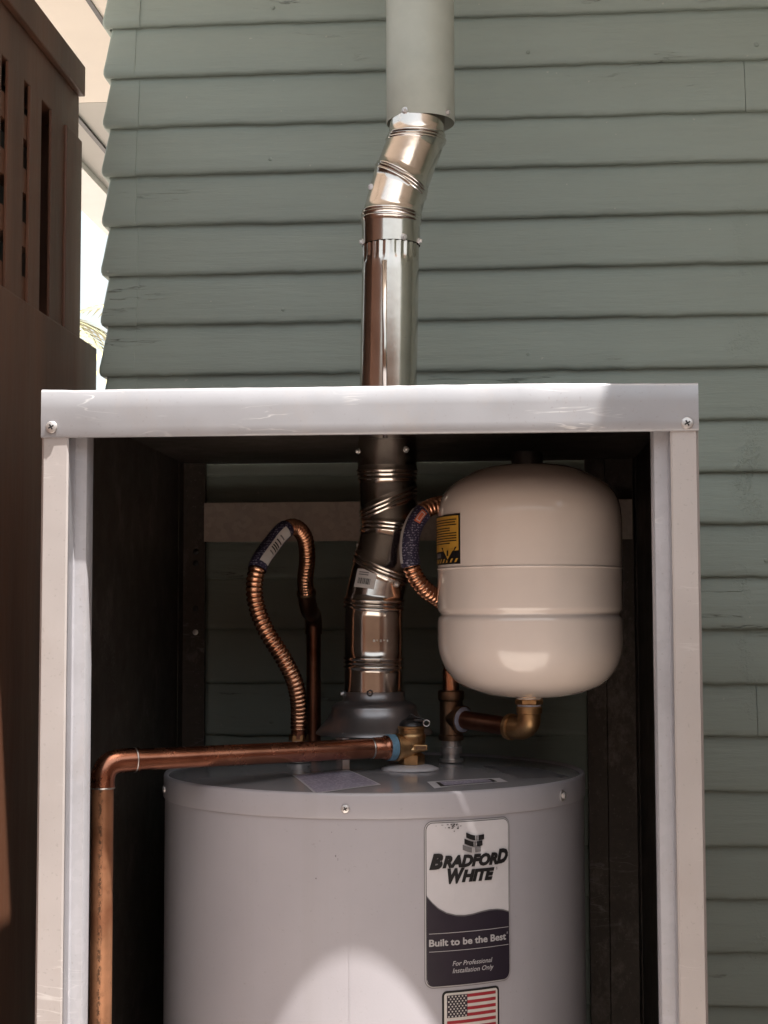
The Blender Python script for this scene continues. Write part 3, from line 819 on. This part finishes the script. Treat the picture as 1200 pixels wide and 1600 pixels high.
# ------------------------------------------------------------------ tee, branch pipe and elbow that carry the tank
tee = thing('pipe_tee', 'dark bronze pipe tee with branch pipe and elbow carrying the cream tank', 'pipe fitting', (NR[0], NR[1], -.166))
tx, ty = NR
part('tee_body', lathe([(.0135, -.1660), (.0165, -.1655), (.0170, -.1640), (.0170, -.1590), (.0155, -.1575), (.0155, -.1130), (.0170, -.1115), (.0178, -.1100), (.0178, -.1000), (.0165, -.0985), (.0135, -.0982)], tx, ty, 36), 'bronze', tee, True, auto=40)
el_c = Vector((TX-.0022, TY, -.1440))
b0 = Vector((tx, ty, -.1355)); bd = (el_c-b0).normalized()
b1 = b0+bd*.022
part('branch_socket', rings([(b0, bd, bd, .0150), (b1-bd*.006, bd, bd, .0150), (b1-bd*.005, bd, bd, .0185), (b1+bd*.001, bd, bd, .0188), (b1+bd*.002, bd, bd, .0165)], 32), 'bronze', tee, True, auto=40)
part('thread_tape', rings([(b1+bd*.0005, bd, bd, .0170), (b1+bd*.0025, bd, bd, .0168), (b1+bd*.0045, bd, bd, .0140)], 32), 'white_tape', tee, True, auto=40)
e0 = el_c-bd*.034
part('branch_pipe', rings([(b1, bd, bd, .0122), (e0+bd*.004, bd, bd, .0122)], 28), 'copper_dark', tee, True, auto=40)
arc = [e0, el_c-bd*.020, el_c-bd*.010+Vector((0, 0, .0016)), el_c-bd*.002+Vector((0, 0, .008)), el_c+Vector((0, 0, .017)), el_c+Vector((0, 0, .032))]
ap = catmull(arc, 8)
part('elbow', sweep(ap, lambda i: .0150, 32), 'brass', tee, True, auto=50)
part('elbow_collar', rings([(e0-bd*.002, bd, bd, .0140), (e0-bd*.0015, bd, bd, .0172), (e0+bd*.0045, bd, bd, .0172), (e0+bd*.006, bd, bd, .0150)], 32), 'brass', tee, True, auto=40)
part('elbow_collar', lathe([(.0148, -.1240), (.0165, -.1230), (.0168, -.1165), (.0160, -.1145), (.0150, -.1142)], TX-.0022, TY, 32), 'brass', tee, True, auto=40)
part('riser', lathe([(.0112, -.0985), (.0112, -.072)], tx, ty, 24), 'copper_bright', tee, True, auto=40)
# reducing tip below the elbow bend
# ------------------------------------------------------------------ flexible corrugated connectors
def flex(name, label, pts, s0, s1, cuff0, cuff1, face, half):
    t = thing(name, label, 'flexible hose', pts[0], 'corrugated copper connectors on the water heater')
    path = resample(catmull(pts, 24), .00062)
    n = len(path); pitch = .0064; step = .00062
    def rad(i):
        d = i*step
        if d < cuff0 or (n-i)*step < cuff1: return .0104
        return .0094+.0024*abs(math.sin(math.pi*d/pitch))**.8
    part('hose', sweep(path, rad, 24), 'copper_bright', t, True)
    i0, i1 = int(n*s0), int(n*s1)
    p2 = path[i0:i1:4]
    sl = part('label_sleeve', sweep(p2, .0128, 28, False), 'navy', t, True, label='dark blue printed plastic wrap')
    return t, sl, p2
LF = [(-.2740, 2.09, -.1640), (-.2725, 2.085, -.1400), (-.2712, 2.07, -.1120), (-.2750, 2.055, -.0840), (-.2880, 2.04, -.0530), (-.3080, 2.03, -.0190), (-.3215, 2.03, .0130), (-.3255, 2.03, .0420), (-.3210, 2.04, .0720), (-.3075, 2.07, .1010),
      (-0.2932, 2.0900, 0.1209), (-0.2815, 2.1150, 0.1258), (-0.2721, 2.1400, 0.1128), (-0.2716, 2.1650, 0.0850), (-0.2782, 2.1950, 0.0558), (-0.2801, 2.2250, 0.0351)]
f1, sl1, p1 = flex('flexible_connector', 'corrugated copper hose arching at left with white bar code wrap', LF, .495, .665, .012, .004, None, 0)
ws = part('paper_slip', strip_on(p1[3:-3], .0132, (.62, -1, -.25), .62), 'slip', sl1)
# bar code lines and small print across the white slip
q = p1[3:-3]; T_, _ = frames(q); L_ = len(q)
rs = random.Random(8); i = int(L_*.38)
while i < L_*.66:
    w_ = rs.choice([1, 1, 2]); part('bar_code', strip_on(q[i:i+w_+1], .0135, (.62, -1, -.25), .40, 4), 'black', ws); i += w_+rs.choice([1, 1, 2])
part('print', strip_on(q[int(L_*.74):int(L_*.74)+2], .0135, (.62, -1, -.25), .34, 4), 'midgrey', ws)
part('print', strip_on(q[int(L_*.27):int(L_*.27)+2], .0135, (.62, -1, -.25), .30, 4), 'midgrey', ws)
part('cuff', lathe([(.0104, -.1640), (.0108, -.1635), (.0108, -.1440), (.0100, -.1425)], NL[0]+.0008, NL[1]-.0015, 24), 'copper', f1, True, auto=40)
part('union_nut', lathe([(.0130, -.1720), (.0138, -.1710), (.0138, -.1590), (.0124, -.1575)], NL[0], NL[1], 6), 'brass', f1)
RF = [(tx, ty, -.0730), (-.0655, 2.110, -.0500), (-.0560, 2.13, -.0200), (-.0630, 2.10, .0050), (-.0790, 2.062, .0230), (-.0985, 2.034, .0380), (-.1130, 2.022, .0600), (-.1180, 2.020, .0890), (-.1135, 2.022, .1180), (-.0990, 2.032, .1410), (-.0760, 2.055, .1520), (-.0520, 2.10, .1500), (-.040, 2.16, .1340), (-.036, 2.22, .100)]
f2, sl2, p2 = flex('flexible_connector', 'corrugated copper hose with dark blue wrap looping behind the cream tank', RF, .43, .578, .006, .006, None, 0)
part('paper_slip', strip_on(p2[2:-2], .0131, (-1, -.38, 0), .42), 'slip', sl2)
qb = catmull(p2[-int(len(p2)*.30):-int(len(p2)*.06)], 6)
part('badge', strip_on(qb, .0131, (.25, -1, 0), .34), 'orange', sl2)
part('badge', strip_on(qb[len(qb)//8:-len(qb)//8], .0134, (.25, -1, 0), .22), 'white', sl2)
part('badge', strip_on(qb[len(qb)//5:-len(qb)//5], .0137, (.25, -1, 0), .16), 'orange', sl2)

# rigid tubes at the back
def supply(label, x, y, z_top):
    t = thing('supply_pipe', label, 'pipe', (x, y, -1.58), 'copper supply pipes behind the heater')
    part('tube', lathe([(.0112, -1.58), (.0112, -1.2), (.0112, -.8), (.0112, -.4), (.0112, z_top-.02)], x, y, 24), 'copper_dark', t, True, auto=40)
    return t
PX, PY = -0.2848, 2.350
HE = Vector((-0.2801, 2.2250, 0.0351))
sp = supply('tarnished copper pipe rising behind the left hose', PX, PY, HE.z-.034)
ed = Vector((HE.x-PX, HE.y-PY, .012)).normalized()
ed = Vector((0, .55, -.83)).normalized()
part('elbow', sweep(catmull([(PX, PY, HE.z-.060), (PX, PY, HE.z-.044), (PX, PY-.010, HE.z-.031), (PX, PY-.030, HE.z-.027), (HE.x+.0006, HE.y+.030, HE.z-.024), (HE.x+.0002, HE.y+.010, HE.z-.013), tuple(HE)], 8), .0128, 28), 'copper_dark', sp, True, auto=50)
part('collar', rings([(HE-ed*.006, ed, ed, .0128), (HE-ed*.004, ed, ed, .0142), (HE+ed*.001, ed, ed, .0142), (HE+ed*.002, ed, ed, .0120)], 28), 'bronze', sp, True)
sp2 = thing('supply_pipe', 'tarnished copper pipe stub from the wall hidden behind the cream tank', 'pipe', (-.036, 2.40, .098), 'copper supply pipes behind the heater')
part('tube', sweep(catmull([(-.036, 2.22, .098), (-.036, 2.26, .085), (-.034, 2.34, .083), (-.034, 2.458, .083)], 8), .0112, 24), 'copper_dark', sp2, True, auto=50)

# ------------------------------------------------------------------ relief valve and discharge pipe
vx, vy = -.1150, 2.000
rv = thing('relief_valve', 'brass relief valve with blue tape standing on the heater lid', 'valve', (vx, vy, -.194))
part('escutcheon', lathe([(.0375, dome(.09)-.0004), (.0368, dome(.09)+.0020), (.030, dome(.09)+.0046), (.018, dome(.09)+.0062), (.0, dome(.09)+.0064)], vx-.002, vy, 48), 'white', rv, True)
zb = dome(.09)+.0060
part('hex_base', lathe([(.0135, zb), (.0165, zb+.001), (.0172, zb+.004), (.0172, zb+.0125), (.0140, zb+.0150)], vx, vy, 6), 'brass', rv, False)
part('valve_body', lathe([(.0125, zb+.0145), (.0125, zb+.0165), (.0180, zb+.0175), (.0190, zb+.0205), (.0170, zb+.0250), (.0182, zb+.0300), (.0190, zb+.0360), (.0182, zb+.0395), (.0168, zb+.0410), (.0168, zb+.0460), (.0178, zb+.0468), (.0178, zb+.0492), (.0165, zb+.0500)], vx, vy, 40), 'brass', rv, True, auto=35)
part('lug', box(vx+.004, vx+.0215, vy-.0185, vy-.006, zb+.0195, zb+.0270, .0015), 'brass', rv, True, auto=35)
part('lug_label', box(vx+.0065, vx+.0195, vy-.0191, vy-.0184, zb+.0212, zb+.0255), 'bronze', rv)
part('bonnet', lathe([(.0162, zb+.0500), (.0155, zb+.0530), (.0120, zb+.0570), (.0070, zb+.0595), (.0, zb+.0600)], vx, vy, 32), 'dark', rv, True, auto=50)
part('lever', sweep(catmull([(vx-.006, vy-.006, zb+.058), (vx-.001, vy-.010, zb+.0640), (vx+.002, vy-.010, zb+.0650), (vx+.006, vy-.010, zb+.062), (vx+.013, vy-.010, zb+.0605), (vx+.0185, vy-.010, zb+.0575)], 8), .0011, 10), 'dark', rv, True)
part('lever_ring', sweep([Vector((vx+.0200+.0040*math.cos(a), vy-.0105, zb+.0540+.0040*math.sin(a))) for a in [2*math.pi*k/20 for k in range(21)]], .0010, 8, False), 'zinc', rv, True)
part('lever_arm', box(vx+.0045, vx+.0150, vy-.0125, vy-.0080, zb+.0560, zb+.0590, .0006), 'dark', rv)
oz = -.1660
o0 = Vector((vx, vy, oz)); o1 = Vector((-.4500, 1.7862, oz)); od = (o1-o0).normalized()
part('outlet', rings([(o0+od*.004, od, od, .0165), (o0+od*.021, od, od, .0165), (o0+od*.0215, od, od, .0180), (o0+od*.0255, od, od, .0180)], 32), 'brass', rv, True, auto=40)
part('tape_ring', rings([(o0+od*.0255, od, od, .0160), (o0+od*.0262, od, od, .0169), (o0+od*.0350, od, od, .0167), (o0+od*.0362, od, od, .0150)], 32), 'blue', rv, True, auto=50)
dp = thing('discharge_pipe', 'copper discharge pipe running left from the valve and down beside the left post', 'pipe', (-.4610, 1.775, -1.55))
PR = .0128
part('adapter', rings([(o0+od*.0355, od, od, .0156), (o0+od*.0385, od, od, .0158), (o0+od*.0395, od, od, .0148), (o0+od*.0440, od, od, .0140), (o0+od*.0560, od, od, .0137), (o0+od*.0575, od, od, .0124)], 32), 'copper', dp, True, auto=40)
part('solder_ring', rings([(o0+od*.0570, od, od, .0122), (o0+od*.0578, od, od, .0134), (o0+od*.0592, od, od, .0134), (o0+od*.0602, od, od, .0120)], 32), 'solder', dp, True)
EX = Vector((-.4628, 1.7780, oz))
hz0 = o0+od*.056; hz1 = Vector((-.4300, 1.7990, oz)); hd_ = (hz1-hz0).normalized()
part('tube', rings([(hz0+(hz1-hz0)*(k/6), hd_, hd_, PR) for k in range(7)], 32), 'copper', dp, True, auto=40)
turn = [hz1+hd_*-.004, hz1+hd_*.006, EX+Vector((.013, .0085, -.0012)), EX+Vector((.0045, .003, -.0065)), EX+Vector((.0006, 0, -.0165)), EX+Vector((0, 0, -.030))]
part('elbow', sweep(catmull(turn, 10), PR+.0014, 32), 'copper', dp, True, auto=50)
for c_, d in ((hz1, hd_), (EX+Vector((0, 0, -.0305)), Vector((0, 0, -1)))):
    part('solder_ring', rings([(c_-d*.0012, d, d, PR), (c_-d*.0006, d, d, PR+.0019), (c_+d*.0008, d, d, PR+.0019), (c_+d*.0014, d, d, PR)], 32), 'solder', dp, True)
part('tube', lathe([(PR, oz-.026)]+[(PR, oz-.026-(1.36*k/8)) for k in range(1, 9)], EX.x, EX.y, 32), 'copper_print', dp, True, auto=40)

# ------------------------------------------------------------------ brown gate on the left
GX = -.68
gate = thing('side_gate', 'brown wooden gate with vertical slats over a lattice beside the wall', 'gate', (GX, 1.7, -1.58))
GY0, GY1 = 1.15, 2.441
part('stile', box(GX-.045, GX, 2.352, GY1, .4575, .785, .002), 'brown', gate)
part('stile', box(GX-.045, GX, GY0, GY0+.09, .4575, .785, .002), 'brown', gate)
part('rail', box(GX-.050, GX+.004, GY0, GY1+.001, .8605, .9106, .002), 'brown', gate, label='proud upper rail of the gate')
part('rail', box(GX-.045, GX-.006, GY0, GY1, .7860, .8600, .002), 'brown', gate)
ys = 2.253; first = True
while ys > 1.30:
    w_ = .072
    if first: part('slat', box(GX-.0085, GX-.004, 2.281, 2.350, .4580, .7855, .0008), 'brown', gate); ys = 2.229; first = False; w_ = .056
    part('slat', box(GX-.0085, GX-.004, ys-w_, ys, .4580, .7855, .0008), 'brown', gate); ys -= w_+.030
zz = .462
while zz < .76:
    part('lattice_slat', box(GX-.030, GX-.0088, GY0+.09, 2.205, zz, zz+.036), 'brown', gate); zz += .080
part('back_board', box(GX-.068, GX-.052, GY0, GY1, .4580, .86), 'brown_dark', gate)
part('panel', box(GX-.048, GX+.003, GY0, 2.535, -1.56, .4570, .003), 'brown', gate, label='solid lower panel of the gate')

# ------------------------------------------------------------------ palm far behind
px, py_, pz = -3.45, 12.0, 2.42
palm = thing('palm_tree', 'distant palm tree seen through the gap between gate and house wall', 'palm tree', (px, py_, -1.6))
part('trunk', sweep(catmull([(px+.15, py_, -1.6), (px+.1, py_, .3), (px, py_, 1.8), (px, py_, pz-.1)], 6), lambda i: .16-.004*i, 14), 'trunk', palm, True)
rs = random.Random(21)
for k in range(9):
    az = k*2.399; el = rs.uniform(-.5, .9); L = rs.uniform(.9, 1.35); V, F = [], []
    dirv = Vector((math.cos(az), math.sin(az), 0)); side = Vector((-math.sin(az), math.cos(az), 0))
    pts = [Vector((px, py_, pz))+dirv*(L*t*math.cos(el*.8))+Vector((0, 0, L*(math.sin(el)*t-.55*t*t))) for t in [j/14 for j in range(15)]]
    for j in range(1, 15):
        for s in (-1, 1):
            b = pts[j]; lw = .42*math.sin(math.pi*min(1, j/15+.1))+.05
            tip = b+side*s*lw*.75+(pts[j]-pts[j-1])*2.0+Vector((0, 0, -.18*lw)); n0 = len(V)
            off = (pts[j]-pts[j-1])*.35
            V += [tuple(b-off), tuple(b+off), tuple(tip), tuple(b+Vector((0, 0, -.01)))]; F += [(n0, n0+1, n0+2), (n0, n0+2, n0+3), (n0+1, n0+3, n0+2)]
        n0 = len(V); a_ = pts[j-1]; b = pts[j]; V += [tuple(a_+side*.012), tuple(a_-side*.012), tuple(b-side*.010), tuple(b+side*.010)]; F.append((n0, n0+1, n0+2, n0+3))
    part('frond', (V, F), 'frond', palm)

# ------------------------------------------------------------------ unseen wall added behind the viewpoint, for metal reflections and to block low sky
fen = thing('added_board_wall', 'unseen tall brown board wall added behind the viewpoint', 'wall', (0, -2.4, -1.6))
part('backing', box(-5, 5, -2.46, -2.42, -1.6, 1.25), 'brown_dark', fen)
x = -5.0
while x < 4.9:
    part('wall_board', box(x, x+.19, -2.419, -2.40, -1.58, 1.25), 'fence', fen); x += .196
part('coping', box(-5.05, 5.05, -2.48, -2.38, 1.252, 1.30), 'fence', fen)

for o in list(bpy.data.objects):
    if 'origin' in o: del o['origin']
